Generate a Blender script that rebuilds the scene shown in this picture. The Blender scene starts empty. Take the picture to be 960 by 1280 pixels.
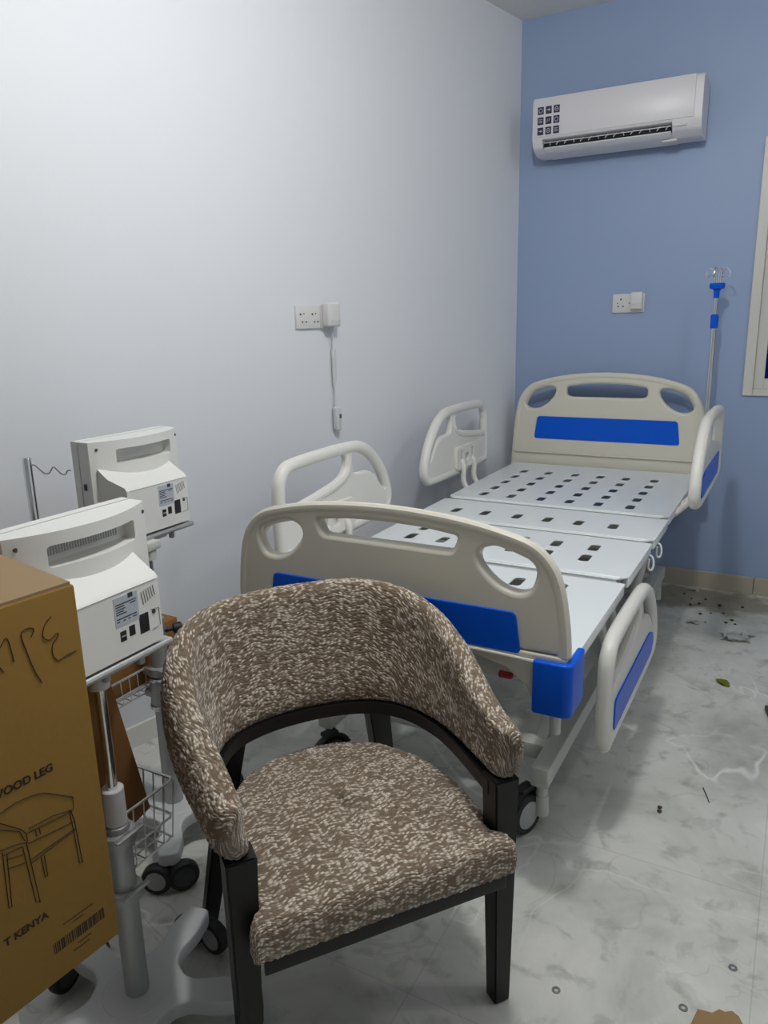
import bpy, bmesh, math, random
from mathutils import Vector, Matrix
random.seed(7)
PI = math.pi
SC = bpy.context.scene
COL = SC.collection

# ------------------------------------------------------------------ camera, world, light, exposure
def set_camera():
    p, y, r = math.radians(14.22), math.radians(29.05), math.radians(1.36)
    fwd = Vector((-math.sin(y)*math.cos(p), math.cos(y)*math.cos(p), -math.sin(p)))
    right = Vector((math.cos(y), math.sin(y), 0))
    down = fwd.cross(right)
    x = right*math.cos(r) + down*math.sin(r)
    d = -right*math.sin(r) + down*math.cos(r)
    cam = bpy.data.cameras.new('camera'); ob = bpy.data.objects.new('camera', cam); COL.objects.link(ob)
    cam.sensor_fit = 'VERTICAL'; cam.sensor_height = 36; cam.lens = 942/1280*36
    cam.clip_start = 0.05
    m = Matrix(((x.x, -d.x, -fwd.x, 0), (x.y, -d.y, -fwd.y, 0), (x.z, -d.z, -fwd.z, 1.30), (0, 0, 0, 1)))
    ob.matrix_world = m
    SC.camera = ob
set_camera()
W = bpy.data.worlds.new('dusk'); SC.world = W; W.use_nodes = True
W.node_tree.nodes['Background'].inputs[0].default_value = (0.004, 0.006, 0.06, 1)
W.node_tree.nodes['Background'].inputs[1].default_value = 1.0
LAMP = (-0.42, 1.32, 2.40)    # bare bulb hanging over the gap between armchair and bed
LAMP_POWER = 45
FILL_LAMP = (1.00, 1.90, 2.42)   # added fill light, unseen, right of the frame; brightens floor and back wall
FILL_LAMP_POWER = 13
def bulb_light(loc, power):
    l = bpy.data.lights.new('bulb_light', 'POINT'); l.shadow_soft_size = .06; l.energy = power; l.color = (1.0, 1.0, .985)
    o = bpy.data.objects.new('bulb_light', l); COL.objects.link(o); o.location = loc
bulb_light(LAMP, LAMP_POWER)
bulb_light(FILL_LAMP, FILL_LAMP_POWER)
vs = SC.view_settings
vs.view_transform = 'Standard'; vs.look = 'None'; vs.gamma = 1; vs.use_curve_mapping = False
vs.exposure = 0.0
SC.display_settings.display_device = 'sRGB'

# ------------------------------------------------------------------ materials
def srgb(r, g, b):
    f = lambda c: (c/255/12.92) if c/255 <= .04045 else ((c/255+.055)/1.055)**2.4
    return (f(r), f(g), f(b), 1)
def mat(name, col, rough=.5, metal=0., var=0., scale=20., bump=0., bscale=200., coat=0., spec=.5):
    m = bpy.data.materials.new(name); m.use_nodes = True
    nt = m.node_tree; b = nt.nodes['Principled BSDF']
    b.inputs['Base Color'].default_value = col; b.inputs['Roughness'].default_value = rough
    b.inputs['Metallic'].default_value = metal; b.inputs['Coat Weight'].default_value = coat
    b.inputs['Specular IOR Level'].default_value = spec
    tc = nt.nodes.new('ShaderNodeTexCoord')
    if var > 0:
        n = nt.nodes.new('ShaderNodeTexNoise'); n.inputs['Scale'].default_value = scale; n.inputs['Detail'].default_value = 5
        nt.links.new(tc.outputs['Object'], n.inputs['Vector'])
        mx = nt.nodes.new('ShaderNodeMix'); mx.data_type = 'RGBA'
        c = Vector(col[:3])
        mx.inputs['A'].default_value = (*(c*(1-var)), 1); mx.inputs['B'].default_value = (*[min(1, v) for v in c*(1+var)], 1)
        nt.links.new(n.outputs['Fac'], mx.inputs['Factor']); nt.links.new(mx.outputs['Result'], b.inputs['Base Color'])
    if bump > 0:
        n2 = nt.nodes.new('ShaderNodeTexNoise'); n2.inputs['Scale'].default_value = bscale; n2.inputs['Detail'].default_value = 3
        nt.links.new(tc.outputs['Object'], n2.inputs['Vector'])
        bp = nt.nodes.new('ShaderNodeBump'); bp.inputs['Strength'].default_value = bump; bp.inputs['Distance'].default_value = .002
        nt.links.new(n2.outputs['Fac'], bp.inputs['Height']); nt.links.new(bp.outputs['Normal'], b.inputs['Normal'])
    return m
M_white_wall = mat('white wall paint', (0.735, 0.755, 0.79, 1), .55, var=.015, scale=1.5, bump=.15, bscale=60)
M_blue_wall = mat('blue wall paint', srgb(146, 165, 199), .5, var=.03, scale=1.2, bump=.2, bscale=60)
M_ceiling = mat('ceiling paint', (0.74, 0.74, 0.73, 1), .7, var=.01, scale=2)
M_base = mat('skirting tile', srgb(172, 165, 150), .45, var=.12, scale=7)
M_alu = mat('white window frame', srgb(205, 203, 198), .4, var=.02)
M_abs = mat('cream plastic', srgb(214, 210, 196), .38, var=.015, scale=6, spec=.45)
M_rail = mat('white rail plastic', srgb(222, 220, 214), .38, var=.015, scale=6, spec=.45)
M_bluep = mat('blue plastic', (0.003, 0.10, 0.66, 1), .3, var=.03, scale=9, spec=.2)
M_deck = mat('white enamel', srgb(226, 231, 232), .3, var=.01, scale=5)
M_frame = mat('grey enamel', srgb(196, 198, 192), .4, var=.02)
M_black = mat('black rubber', (0.012, 0.012, 0.013, 1), .55, var=.1, scale=40)
M_dark = mat('dark grey plastic', (0.05, 0.052, 0.055, 1), .5, var=.08, scale=40)
M_hub = mat('grey hub plastic', srgb(165, 166, 166), .45, var=.03)
M_chrome = mat('chrome', (0.72, 0.73, 0.74, 1), .16, metal=1, var=.03)
M_aluT = mat('satin aluminium', (0.42, 0.43, 0.43, 1), .42, metal=.65, var=.05, scale=30)
M_wire = mat('wire', (0.62, 0.62, 0.62, 1), .3, metal=.7, var=.04)
M_base_tr = mat('pale grey cast base', srgb(196, 197, 198), .45, var=.02, scale=10)
M_mon = mat('off white monitor plastic', srgb(221, 221, 217), .45, var=.012, scale=8)
M_mondark = mat('port black', (0.01, 0.01, 0.012, 1), .4, var=.1)
M_label = mat('grey rating label', srgb(176, 184, 192), .5, var=.05, scale=120)
M_ink = mat('label ink', srgb(52, 54, 60), .6, var=.1)
M_wood = mat('black stained wood', (0.006, 0.0055, 0.0055, 1), .42, var=.3, scale=25, spec=.35)
M_card = mat('brown cardboard', srgb(134, 103, 50), .85, var=.05, scale=4, bump=.2, bscale=90, spec=.2)
M_cardtop = mat('pale brown cardboard', srgb(150, 128, 98), .85, var=.06, scale=6, bump=.2, bscale=90, spec=.2)
M_card2 = mat('dark brown cardboard', srgb(136, 96, 54), .85, var=.08, scale=5, spec=.2)
M_print = mat('black print', srgb(38, 26, 14), .8, var=.1)
M_pen = mat('marker pen', srgb(58, 40, 18), .8, var=.1)
M_ac = mat('white air conditioner plastic', srgb(216, 214, 218), .35, var=.01, scale=5)
M_vent = mat('vent black', (0.012, 0.012, 0.018, 1), .5, var=.1)
M_stick = mat('dark purple sticker', srgb(48, 38, 70), .4, var=.05)
M_icon = mat('white icon print', srgb(206, 204, 214), .5, var=.02)
M_sock = mat('white socket plastic', srgb(214, 213, 212), .4, var=.02)
M_cable = mat('white cable', srgb(205, 208, 210), .5, var=.02)
M_foam = mat('white foam', srgb(214, 212, 204), .8, var=.04, scale=60)
M_leaf = mat('yellow green leaf', srgb(150, 160, 30), .5, var=.15, scale=60)
M_scrap = mat('white paper scrap', srgb(205, 205, 198), .7, var=.05)
M_film = mat('crumpled clear film', srgb(222, 225, 222), .3, var=.05, scale=60)
M_crumb = mat('dark soil crumb', srgb(70, 60, 48), .9, var=.3, scale=90)
M_tan = mat('torn cardboard scrap', srgb(150, 122, 84), .85, var=.1, scale=30)
M_steel = mat('dull steel', (0.30, 0.31, 0.30, 1), .4, metal=.8, var=.1)
M_red = mat('red plastic', (0.35, 0.03, 0.02, 1), .4, var=.05)
M_lamp = mat('lit lamp diffuser', (0.9, 0.9, 0.9, 1), .5)
_b = M_lamp.node_tree.nodes['Principled BSDF']
_b.inputs['Emission Color'].default_value = (1, 1, .98, 1); _b.inputs['Emission Strength'].default_value = 6
def glass_mat():
    m = bpy.data.materials.new('window glass'); m.use_nodes = True
    b = m.node_tree.nodes['Principled BSDF']
    b.inputs['Base Color'].default_value = (0.6, 0.65, 0.9, 1); b.inputs['Roughness'].default_value = .03
    b.inputs['Transmission Weight'].default_value = 1; b.inputs['IOR'].default_value = 1.1
    return m
M_glass = glass_mat()
def floor_mat():
    m = bpy.data.materials.new('grey marble floor tile'); m.use_nodes = True
    nt = m.node_tree; N = nt.nodes.new; L = nt.links.new; b = nt.nodes['Principled BSDF']
    tc = N('ShaderNodeTexCoord')
    def noise(scale, detail, dist=0., rough=.55):
        n = N('ShaderNodeTexNoise'); n.inputs['Scale'].default_value = scale; n.inputs['Detail'].default_value = detail
        n.inputs['Distortion'].default_value = dist; n.inputs['Roughness'].default_value = rough
        L(tc.outputs['Object'], n.inputs['Vector']); return n
    def ramp(src, stops):
        r = N('ShaderNodeValToRGB'); e = r.color_ramp.elements
        e[0].position, e[0].color = stops[0]; e[1].position, e[1].color = stops[-1]
        for p, c in stops[1:-1]:
            k = e.new(p); k.color = c
        L(src, r.inputs['Fac']); return r
    def mix(fac, a, c, mode='MIX'):
        x = N('ShaderNodeMix'); x.data_type = 'RGBA'; x.blend_type = mode
        if isinstance(fac, float): x.inputs['Factor'].default_value = fac
        else: L(fac, x.inputs['Factor'])
        for s, v in (('A', a), ('B', c)):
            if isinstance(v, tuple): x.inputs[s].default_value = v
            else: L(v, x.inputs[s])
        return x.outputs['Result']
    n1 = noise(2.4, 8, .6, .62)
    base = ramp(n1.outputs['Fac'], [(.3, srgb(168, 171, 163)), (.48, srgb(200, 201, 194)), (.62, srgb(214, 214, 209)), (.75, srgb(188, 190, 185))]).outputs['Color']
    n2 = noise(14, 6, .4)
    blot = ramp(n2.outputs['Fac'], [(.55, (0, 0, 0, 1)), (.72, (1, 1, 1, 1))]).outputs['Color']
    base = mix(blot, base, srgb(166, 168, 160))
    # white veins: thin bands of a strongly distorted noise
    def vein(scale, dist, w, col, base, amt):
        n = noise(scale, 3, dist, .5)
        s = N('ShaderNodeMath'); s.operation = 'SUBTRACT'; L(n.outputs['Fac'], s.inputs[0]); s.inputs[1].default_value = .5
        a = N('ShaderNodeMath'); a.operation = 'ABSOLUTE'; L(s.outputs[0], a.inputs[0])
        r = ramp(a.outputs[0], [(0., (amt, amt, amt, 1)), (w, (0, 0, 0, 1))])
        g = noise(1.7, 2); gr = ramp(g.outputs['Fac'], [(.42, (0, 0, 0, 1)), (.6, (1, 1, 1, 1))])
        mu = N('ShaderNodeMath'); mu.operation = 'MULTIPLY'; L(r.outputs['Color'], mu.inputs[0]); L(gr.outputs['Color'], mu.inputs[1])
        return mix(mu.outputs[0], base, col)
    base = vein(1.5, 1.2, .012, srgb(232, 232, 229), base, .8)
    base = vein(2.6, 1.8, .010, srgb(140, 143, 134), base, .45)
    # tile joints every 0.6 m
    sep = N('ShaderNodeSeparateXYZ'); L(tc.outputs['Object'], sep.inputs[0])
    def joint(out, off):
        a = N('ShaderNodeMath'); a.operation = 'ADD'; L(out, a.inputs[0]); a.inputs[1].default_value = off
        md = N('ShaderNodeMath'); md.operation = 'PINGPONG'; L(a.outputs[0], md.inputs[0]); md.inputs[1].default_value = .3
        c = N('ShaderNodeMath'); c.operation = 'LESS_THAN'; L(md.outputs[0], c.inputs[0]); c.inputs[1].default_value = .0012
        return c
    jx = joint(sep.outputs['X'], -.03); jy = joint(sep.outputs['Y'], .12)
    jm = N('ShaderNodeMath'); jm.operation = 'MAXIMUM'; L(jx.outputs[0], jm.inputs[0]); L(jy.outputs[0], jm.inputs[1])
    js = N('ShaderNodeMath'); js.operation = 'MULTIPLY'; L(jm.outputs[0], js.inputs[0]); js.inputs[1].default_value = .28
    base = mix(js.outputs[0], base, srgb(120, 122, 116))
    # trodden brown dirt patch at the foot of the blue wall
    d = N('ShaderNodeMapping'); d.inputs['Location'].default_value = (.28, -3.62, 0); L(tc.outputs['Object'], d.inputs['Vector'])
    sc = N('ShaderNodeVectorMath'); sc.operation = 'MULTIPLY'; sc.inputs[1].default_value = (1.1, 2.9, 1); L(d.outputs[0], sc.inputs[0])
    ln = N('ShaderNodeVectorMath'); ln.operation = 'LENGTH'; L(sc.outputs[0], ln.inputs[0])
    nn = noise(9, 5); ad = N('ShaderNodeMath'); ad.operation = 'ADD'; L(ln.outputs['Value'], ad.inputs[0])
    ns = N('ShaderNodeMath'); ns.operation = 'MULTIPLY'; L(nn.outputs['Fac'], ns.inputs[0]); ns.inputs[1].default_value = .9; L(ns.outputs[0], ad.inputs[1])
    dr = ramp(ad.outputs[0], [(.75, (.72, .72, .72, 1)), (1.15, (0, 0, 0, 1))])
    base = mix(dr.outputs['Color'], base, srgb(112, 100, 76))
    L(base, b.inputs['Base Color']); b.inputs['Roughness'].default_value = .38
    b.inputs['Specular IOR Level'].default_value = .4
    rr = ramp(n2.outputs['Fac'], [(.3, (.32, .32, .32, 1)), (.7, (.5, .5, .5, 1))]); L(rr.outputs['Color'], b.inputs['Roughness'])
    return m
M_floor = floor_mat()
def boucle_mat():
    m = bpy.data.materials.new('brown and cream boucle fabric'); m.use_nodes = True
    nt = m.node_tree; N = nt.nodes.new; L = nt.links.new; b = nt.nodes['Principled BSDF']
    uv = N('ShaderNodeUVMap'); uv.uv_map = 'UVMap'
    sep = N('ShaderNodeSeparateXYZ'); L(uv.outputs[0], sep.inputs[0])
    # zigzag: shift v with a triangle wave of u
    pp = N('ShaderNodeMath'); pp.operation = 'PINGPONG'; L(sep.outputs['X'], pp.inputs[0]); pp.inputs[1].default_value = .030
    ml = N('ShaderNodeMath'); ml.operation = 'MULTIPLY'; L(pp.outputs[0], ml.inputs[0]); ml.inputs[1].default_value = .26
    ad = N('ShaderNodeMath'); ad.operation = 'ADD'; L(sep.outputs['Y'], ad.inputs[0]); L(ml.outputs[0], ad.inputs[1])
    cb = N('ShaderNodeCombineXYZ'); L(sep.outputs['X'], cb.inputs[0]); L(ad.outputs[0], cb.inputs[1])
    sc = N('ShaderNodeVectorMath'); sc.operation = 'MULTIPLY'; sc.inputs[1].default_value = (122, 236, 1); L(cb.outputs[0], sc.inputs[0])
    v = N('ShaderNodeTexVoronoi'); v.voronoi_dimensions = '2D'; v.inputs['Scale'].default_value = 1.0; v.inputs['Randomness'].default_value = .9
    L(sc.outputs[0], v.inputs['Vector'])
    s2 = N('ShaderNodeSeparateColor'); L(v.outputs['Color'], s2.inputs[0])
    # light flecks sit inside some of the cells; their share drifts slowly over the cloth
    nb = N('ShaderNodeTexNoise'); nb.inputs['Scale'].default_value = 14; nb.inputs['Detail'].default_value = 2; L(uv.outputs[0], nb.inputs['Vector'])
    sh = N('ShaderNodeMath'); sh.operation = 'MULTIPLY_ADD'; L(nb.outputs['Fac'], sh.inputs[0]); sh.inputs[1].default_value = .7; sh.inputs[2].default_value = -.35
    sa = N('ShaderNodeMath'); sa.operation = 'ADD'; L(s2.outputs[0], sa.inputs[0]); L(sh.outputs[0], sa.inputs[1])
    fl = N('ShaderNodeMapRange'); L(sa.outputs[0], fl.inputs['Value']); fl.inputs['From Min'].default_value = .36; fl.inputs['From Max'].default_value = .80
    dm = N('ShaderNodeMapRange'); L(v.outputs['Distance'], dm.inputs['Value']); dm.inputs['From Min'].default_value = .78; dm.inputs['From Max'].default_value = .25
    fm = N('ShaderNodeMath'); fm.operation = 'MULTIPLY'; L(fl.outputs[0], fm.inputs[0]); L(dm.outputs[0], fm.inputs[1])
    r = N('ShaderNodeValToRGB'); e = r.color_ramp.elements
    e[0].position = 0; e[0].color = (.185, .138, .096, 1)
    e[1].position = 1; e[1].color = (.68, .615, .52, 1)
    k = e.new(.45); k.color = (.37, .31, .25, 1)
    L(fm.outputs[0], r.inputs['Fac'])
    n = N('ShaderNodeTexNoise'); n.inputs['Scale'].default_value = 900; L(uv.outputs[0], n.inputs['Vector'])
    mx = N('ShaderNodeMix'); mx.data_type = 'RGBA'; mx.blend_type = 'OVERLAY'; mx.inputs['Factor'].default_value = .45
    L(r.outputs['Color'], mx.inputs['A']); L(n.outputs['Fac'], mx.inputs['B'])
    L(mx.outputs['Result'], b.inputs['Base Color'])
    b.inputs['Roughness'].default_value = .95; b.inputs['Specular IOR Level'].default_value = .1
    b.inputs['Sheen Weight'].default_value = .15
    iv = N('ShaderNodeMath'); iv.operation = 'SUBTRACT'; iv.inputs[0].default_value = 1; L(v.outputs['Distance'], iv.inputs[1])
    am = N('ShaderNodeMath'); am.operation = 'ADD'; L(iv.outputs[0], am.inputs[0]); L(s2.outputs[1], am.inputs[1])
    bp = N('ShaderNodeBump'); bp.inputs['Strength'].default_value = .55; bp.inputs['Distance'].default_value = .004
    L(am.outputs[0], bp.inputs['Height']); L(bp.outputs['Normal'], b.inputs['Normal'])
    return m
M_boucle = boucle_mat()

# ------------------------------------------------------------------ mesh helpers
def link(name, bm, m, parent=None, smooth=True, angle=35):
    me = bpy.data.meshes.new(name)
    bmesh.ops.recalc_face_normals(bm, faces=bm.faces)
    bm.to_mesh(me); bm.free()
    return link_mesh(name, me, m, parent, smooth, angle)
def link_mesh(name, me, m, parent=None, smooth=True, angle=35):
    for p in me.polygons: p.use_smooth = smooth
    if smooth: me.set_sharp_from_angle(angle=math.radians(angle))
    me.materials.clear(); me.materials.append(m)
    o = bpy.data.objects.new(name, me); COL.objects.link(o)
    if parent: o.parent = parent
    return o
def thing(name, label, cat, loc=(0, 0, 0), rotz=0, group=None):
    o = bpy.data.objects.new(name, None); COL.objects.link(o)
    o.empty_display_size = .1
    o.location = loc; o.rotation_euler = (0, 0, rotz)
    return tag(o, label, cat, group)
def tag(o, label, cat, group=None):
    o['label'] = label; o['category'] = cat
    if group: o['group'] = group
    return o
def struct(name, bm, m, smooth=False):
    o = link(name, bm, m, None, smooth); o['kind'] = 'structure'; return o
NB = bmesh.new
def box(bm, c, s, bev=0., seg=2, rot=None):
    r = bmesh.ops.create_cube(bm, size=1)
    vs = r['verts']
    for v in vs: v.co = Vector((v.co.x*s[0], v.co.y*s[1], v.co.z*s[2]))
    if bev > 0:
        es = list({e for v in vs for e in v.link_edges})
        k = bmesh.ops.bevel(bm, geom=es, offset=min(bev, min(s)*.49), segments=seg, profile=.5, affect='EDGES')
        vs = list({v for f in k['faces'] for v in f.verts} | {v for v in vs if v.is_valid})
        vs = [v for v in vs if v.is_valid]
    M = Matrix.Translation(Vector(c))
    if rot is not None: M = M @ rot.to_4x4()
    for v in vs: v.co = M @ v.co
    return vs
def bx(bm, a, b, bev=0., seg=2):
    return box(bm, [(a[i]+b[i])/2 for i in range(3)], [abs(b[i]-a[i]) for i in range(3)], bev, seg)
def cyl(bm, p0, p1, r0, r1=None, seg=24, cap=True):
    p0, p1 = Vector(p0), Vector(p1); d = p1-p0
    r1 = r0 if r1 is None else r1
    k = bmesh.ops.create_cone(bm, cap_ends=cap, segments=seg, radius1=r0, radius2=r1, depth=d.length)
    M = Matrix.Translation((p0+p1)/2) @ d.to_track_quat('Z', 'Y').to_matrix().to_4x4()
    for v in k['verts']: v.co = M @ v.co
    return k['verts']
def lathe(bm, prof, o, axis=(0, 0, 1), seg=28):
    q = Vector(axis).to_track_quat('Z', 'Y').to_matrix(); o = Vector(o)
    rings = []
    for r, z in prof:
        rings.append([bm.verts.new(o + q @ Vector((r*math.cos(2*PI*i/seg), r*math.sin(2*PI*i/seg), z))) for i in range(seg)])
    for a, b in zip(rings, rings[1:]):
        for i in range(seg): bm.faces.new((a[i], a[(i+1) % seg], b[(i+1) % seg], b[i]))
    bm.faces.new(rings[0]); bm.faces.new(rings[-1])
def tube(bm, pts, r, seg=10, closed=False, ry=None, up=None):
    pts = [Vector(p) for p in pts]; n = len(pts)
    rings = []; nrm = None
    for i, p in enumerate(pts):
        a = pts[(i-1) % n] if (closed or i > 0) else pts[0]
        b = pts[(i+1) % n] if (closed or i < n-1) else pts[-1]
        t = (b-a).normalized()
        if up is not None:
            nrm = Vector(up)
        elif nrm is None:
            nrm = t.orthogonal().normalized()
        nn = (nrm - t*nrm.dot(t)).normalized(); nrm = nn if up is None else nrm
        bn = t.cross(nn)
        rr = r[i] if isinstance(r, (list, tuple)) else r
        r2 = rr if ry is None else ry
        rings.append([bm.verts.new(p + nn*math.cos(2*PI*k/seg)*rr + bn*math.sin(2*PI*k/seg)*r2) for k in range(seg)])
    for i in range(n if closed else n-1):
        a, b = rings[i], rings[(i+1) % n]
        for k in range(seg): bm.faces.new((a[k], a[(k+1) % seg], b[(k+1) % seg], b[k]))
    if not closed: bm.faces.new(rings[0]); bm.faces.new(rings[-1])
def cr(pts, k=6, closed=False):
    """Catmull-Rom samples through points"""
    P = [Vector(p) for p in pts]; n = len(P); out = []
    for i in range(n if closed else n-1):
        g = lambda j: P[j % n] if closed else P[max(0, min(n-1, j))]
        p0, p1, p2, p3 = g(i-1), g(i), g(i+1), g(i+2)
        for s in range(k):
            t = s/k
            out.append(.5*((2*p1)+(p2-p0)*t+(2*p0-5*p1+4*p2-p3)*t*t+(3*p1-p0-3*p2+p3)*t**3))
    if not closed: out.append(P[-1])
    return out
def rrect(x0, y0, x1, y1, r, k=5):
    out = []
    for cx, cy, a in ((x1-r, y1-r, 0), (x0+r, y1-r, 90), (x0+r, y0+r, 180), (x1-r, y0+r, 270)):
        for i in range(k+1):
            t = math.radians(a+90*i/k); out.append((cx+r*math.cos(t), cy+r*math.sin(t)))
    return out
def roundpoly(pts, r, k=4):
    """round the corners of a polygon"""
    P = [Vector(p) for p in pts]; n = len(P); out = []
    for i in range(n):
        a, b, c = P[i-1], P[i], P[(i+1) % n]
        u = (a-b); v = (c-b); d = min(r, u.length*.45, v.length*.45)
        p, q = b+u.normalized()*d, b+v.normalized()*d
        for j in range(k+1):
            t = j/k; out.append(tuple((1-t)**2*p+2*t*(1-t)*b+t*t*q))
    return out
def plate_mesh(outline, holes, thick, bev, M=None, bres=3):
    cu = bpy.data.curves.new('outline', 'CURVE'); cu.dimensions = '2D'; cu.fill_mode = 'BOTH'
    for loop in [outline]+list(holes):
        s = cu.splines.new('POLY'); s.points.add(len(loop)-1)
        for i, p in enumerate(loop): s.points[i].co = (p[0], p[1], 0, 1)
        s.use_cyclic_u = True
    cu.bevel_depth = bev; cu.bevel_resolution = bres; cu.offset = -bev; cu.extrude = max(0.0001, thick/2-bev)
    o = bpy.data.objects.new('outline', cu); COL.objects.link(o)
    dg = bpy.context.evaluated_depsgraph_get()
    me = bpy.data.meshes.new_from_object(o.evaluated_get(dg))
    bpy.data.objects.remove(o); bpy.data.curves.remove(cu)
    if M is not None: me.transform(M)
    return me
def add_mesh(bm, me):
    bm.from_mesh(me); bpy.data.meshes.remove(me)
def boolean_cut(me, cutter_bm):
    a = bpy.data.objects.new('a', me); COL.objects.link(a)
    cm = bpy.data.meshes.new('c'); bmesh.ops.recalc_face_normals(cutter_bm, faces=cutter_bm.faces); cutter_bm.to_mesh(cm); cutter_bm.free()
    b = bpy.data.objects.new('b', cm); COL.objects.link(b)
    md = a.modifiers.new('m', 'BOOLEAN'); md.operation = 'DIFFERENCE'; md.object = b; md.solver = 'EXACT'
    dg = bpy.context.evaluated_depsgraph_get()
    out = bpy.data.meshes.new_from_object(a.evaluated_get(dg))
    bpy.data.objects.remove(a); bpy.data.objects.remove(b)
    return out
XZ = lambda x, y, z: Matrix(((1, 0, 0, x), (0, 0, -1, y), (0, 1, 0, z), (0, 0, 0, 1)))   # plate drawn in (x, z), normal -y
YZ = lambda x, y, z: Matrix(((0, 0, 1, x), (1, 0, 0, y), (0, 1, 0, z), (0, 0, 0, 1)))    # plate drawn in (y, z), normal +x
XY = lambda x, y, z: Matrix.Translation((x, y, z))

# ------------------------------------------------------------------ room
WY = 3.80; CZ = 2.64; WX0 = -1.312; SL = 0.44/2.25      # blue wall, ceiling, corner, skew of the white wall
FY = -2.4; RX = 2.1
def wall_x(y): return WX0 - SL*(WY-y)
bm = NB(); bx(bm, (-3.0, FY-.1, -.1), (RX+.1, WY+.15, 0)); struct('floor', bm, M_floor)
bm = NB(); bx(bm, (-3.0, FY-.1, CZ), (RX+.1, WY+.15, CZ+.1)); struct('ceiling', bm, M_ceiling)
def prism(bm, poly, z0, z1):
    a = [bm.verts.new((x, y, z0)) for x, y in poly]; b = [bm.verts.new((x, y, z1)) for x, y in poly]
    n = len(poly)
    bm.faces.new(a); bm.faces.new(b)
    for i in range(n): bm.faces.new((a[i], a[(i+1) % n], b[(i+1) % n], b[i]))
bm = NB(); prism(bm, [(wall_x(WY), WY), (wall_x(FY), FY), (wall_x(FY)-.12, FY), (wall_x(WY)-.12, WY)], 0, CZ); struct('wall_left', bm, M_white_wall)
# blue wall with the window opening
wx0, wx1, wz0, wz1 = -.238, 1.02, .935, 2.012
bm = NB()
bx(bm, (WX0-.12, WY, 0), (wx0, WY+.12, CZ)); bx(bm, (wx1, WY, 0), (RX+.1, WY+.12, CZ))
bx(bm, (wx0, WY, 0), (wx1, WY+.12, wz0)); bx(bm, (wx0, WY, wz1), (wx1, WY+.12, CZ))
struct('wall_back', bm, M_blue_wall)
bm = NB(); bx(bm, (RX, FY, 0), (RX+.1, WY, CZ)); struct('wall_right', bm, M_white_wall)
bm = NB(); bx(bm, (-3.0, FY-.1, 0), (RX, FY, CZ)); struct('wall_front', bm, M_white_wall)
bm = NB()
x = WX0
while x < RX-.01:
    x2 = min(x+.6, RX); bx(bm, (x+.001, WY-.014, 0), (x2-.001, WY, .083), .003); x = x2
struct('baseboard_back', bm, M_base)
bm = NB()
prism(bm, [(wall_x(WY-.015), WY-.015), (wall_x(FY), FY), (wall_x(FY)+.012, FY), (wall_x(WY-.015)+.012, WY-.015)], 0, .07); struct('baseboard_left', bm, M_rail)
# window: outer frame, sliding sash, pane
win = bpy.data.objects.new('window_1', None); COL.objects.link(win); win.location = (wx0, WY, wz0); win['kind'] = 'structure'
ww, wh = wx1-wx0, wz1-wz0
bm = NB()
for a, b in (((0, -.012, 0), (.042, .06, wh)), ((ww-.042, -.012, 0), (ww, .06, wh)), ((.042, -.012, 0), (ww-.042, .06, .03)), ((.042, -.012, wh-.03), (ww-.042, .06, wh))):
    bx(bm, a, b, .003)
link('frame', bm, M_alu, win, False)
for k, (x0, x1, y) in enumerate(((.042, ww/2+.02, .01), (ww/2-.02, ww-.042, .038))):
    bm = NB()
    w = .042
    for a, b in (((x0, y, .03), (x0+w, y+.022, wh-.03)), ((x1-w, y, .03), (x1, y+.022, wh-.03)), ((x0+w, y, .03), (x1-w, y+.022, .03+.045)), ((x0+w, y, wh-.075), (x1-w, y+.022, wh-.03))):
        bx(bm, a, b, .002)
    s = link('sash', bm, M_alu, win, False)
    bm = NB(); bx(bm, (x0+w, y+.009, .075), (x1-w, y+.013, wh-.075)); link('pane', bm, M_glass, s, False)
# bare bulbs hanging from the ceiling, out of frame; the right one is added fill
def ceiling_bulb(p, label):
    t = thing('pendant_bulb', label, 'lamp', (p[0], p[1], CZ), 0, 'bulbs on the ceiling')
    h = CZ-p[2]
    bm = NB(); lathe(bm, [(.045, 0), (.045, -.012), (.02, -.022)], (0, 0, 0)); link('ceiling_rose', bm, M_ac, t)
    bm = NB(); cyl(bm, (0, 0, -.02), (0, 0, -h+.145), .004, seg=10); link('flex', bm, M_cable, t)
    bm = NB(); lathe(bm, [(.008, -h+.15), (.018, -h+.14), (.019, -h+.085), (.014, -h+.078)], (0, 0, 0)); link('lamp_holder', bm, M_ac, t)
    bm = NB(); lathe(bm, [(.002, -h+.076), (.0135, -h+.075), (.0135, -h+.062), (.002, -h+.061)], (0, 0, 0)); link('bulb_cap', bm, M_steel, t)
ceiling_bulb(LAMP, 'bare bulb hanging from the ceiling above the armchair')
ceiling_bulb(FILL_LAMP, 'added unseen fill bulb hanging from the ceiling at the right side of the room')

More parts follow.
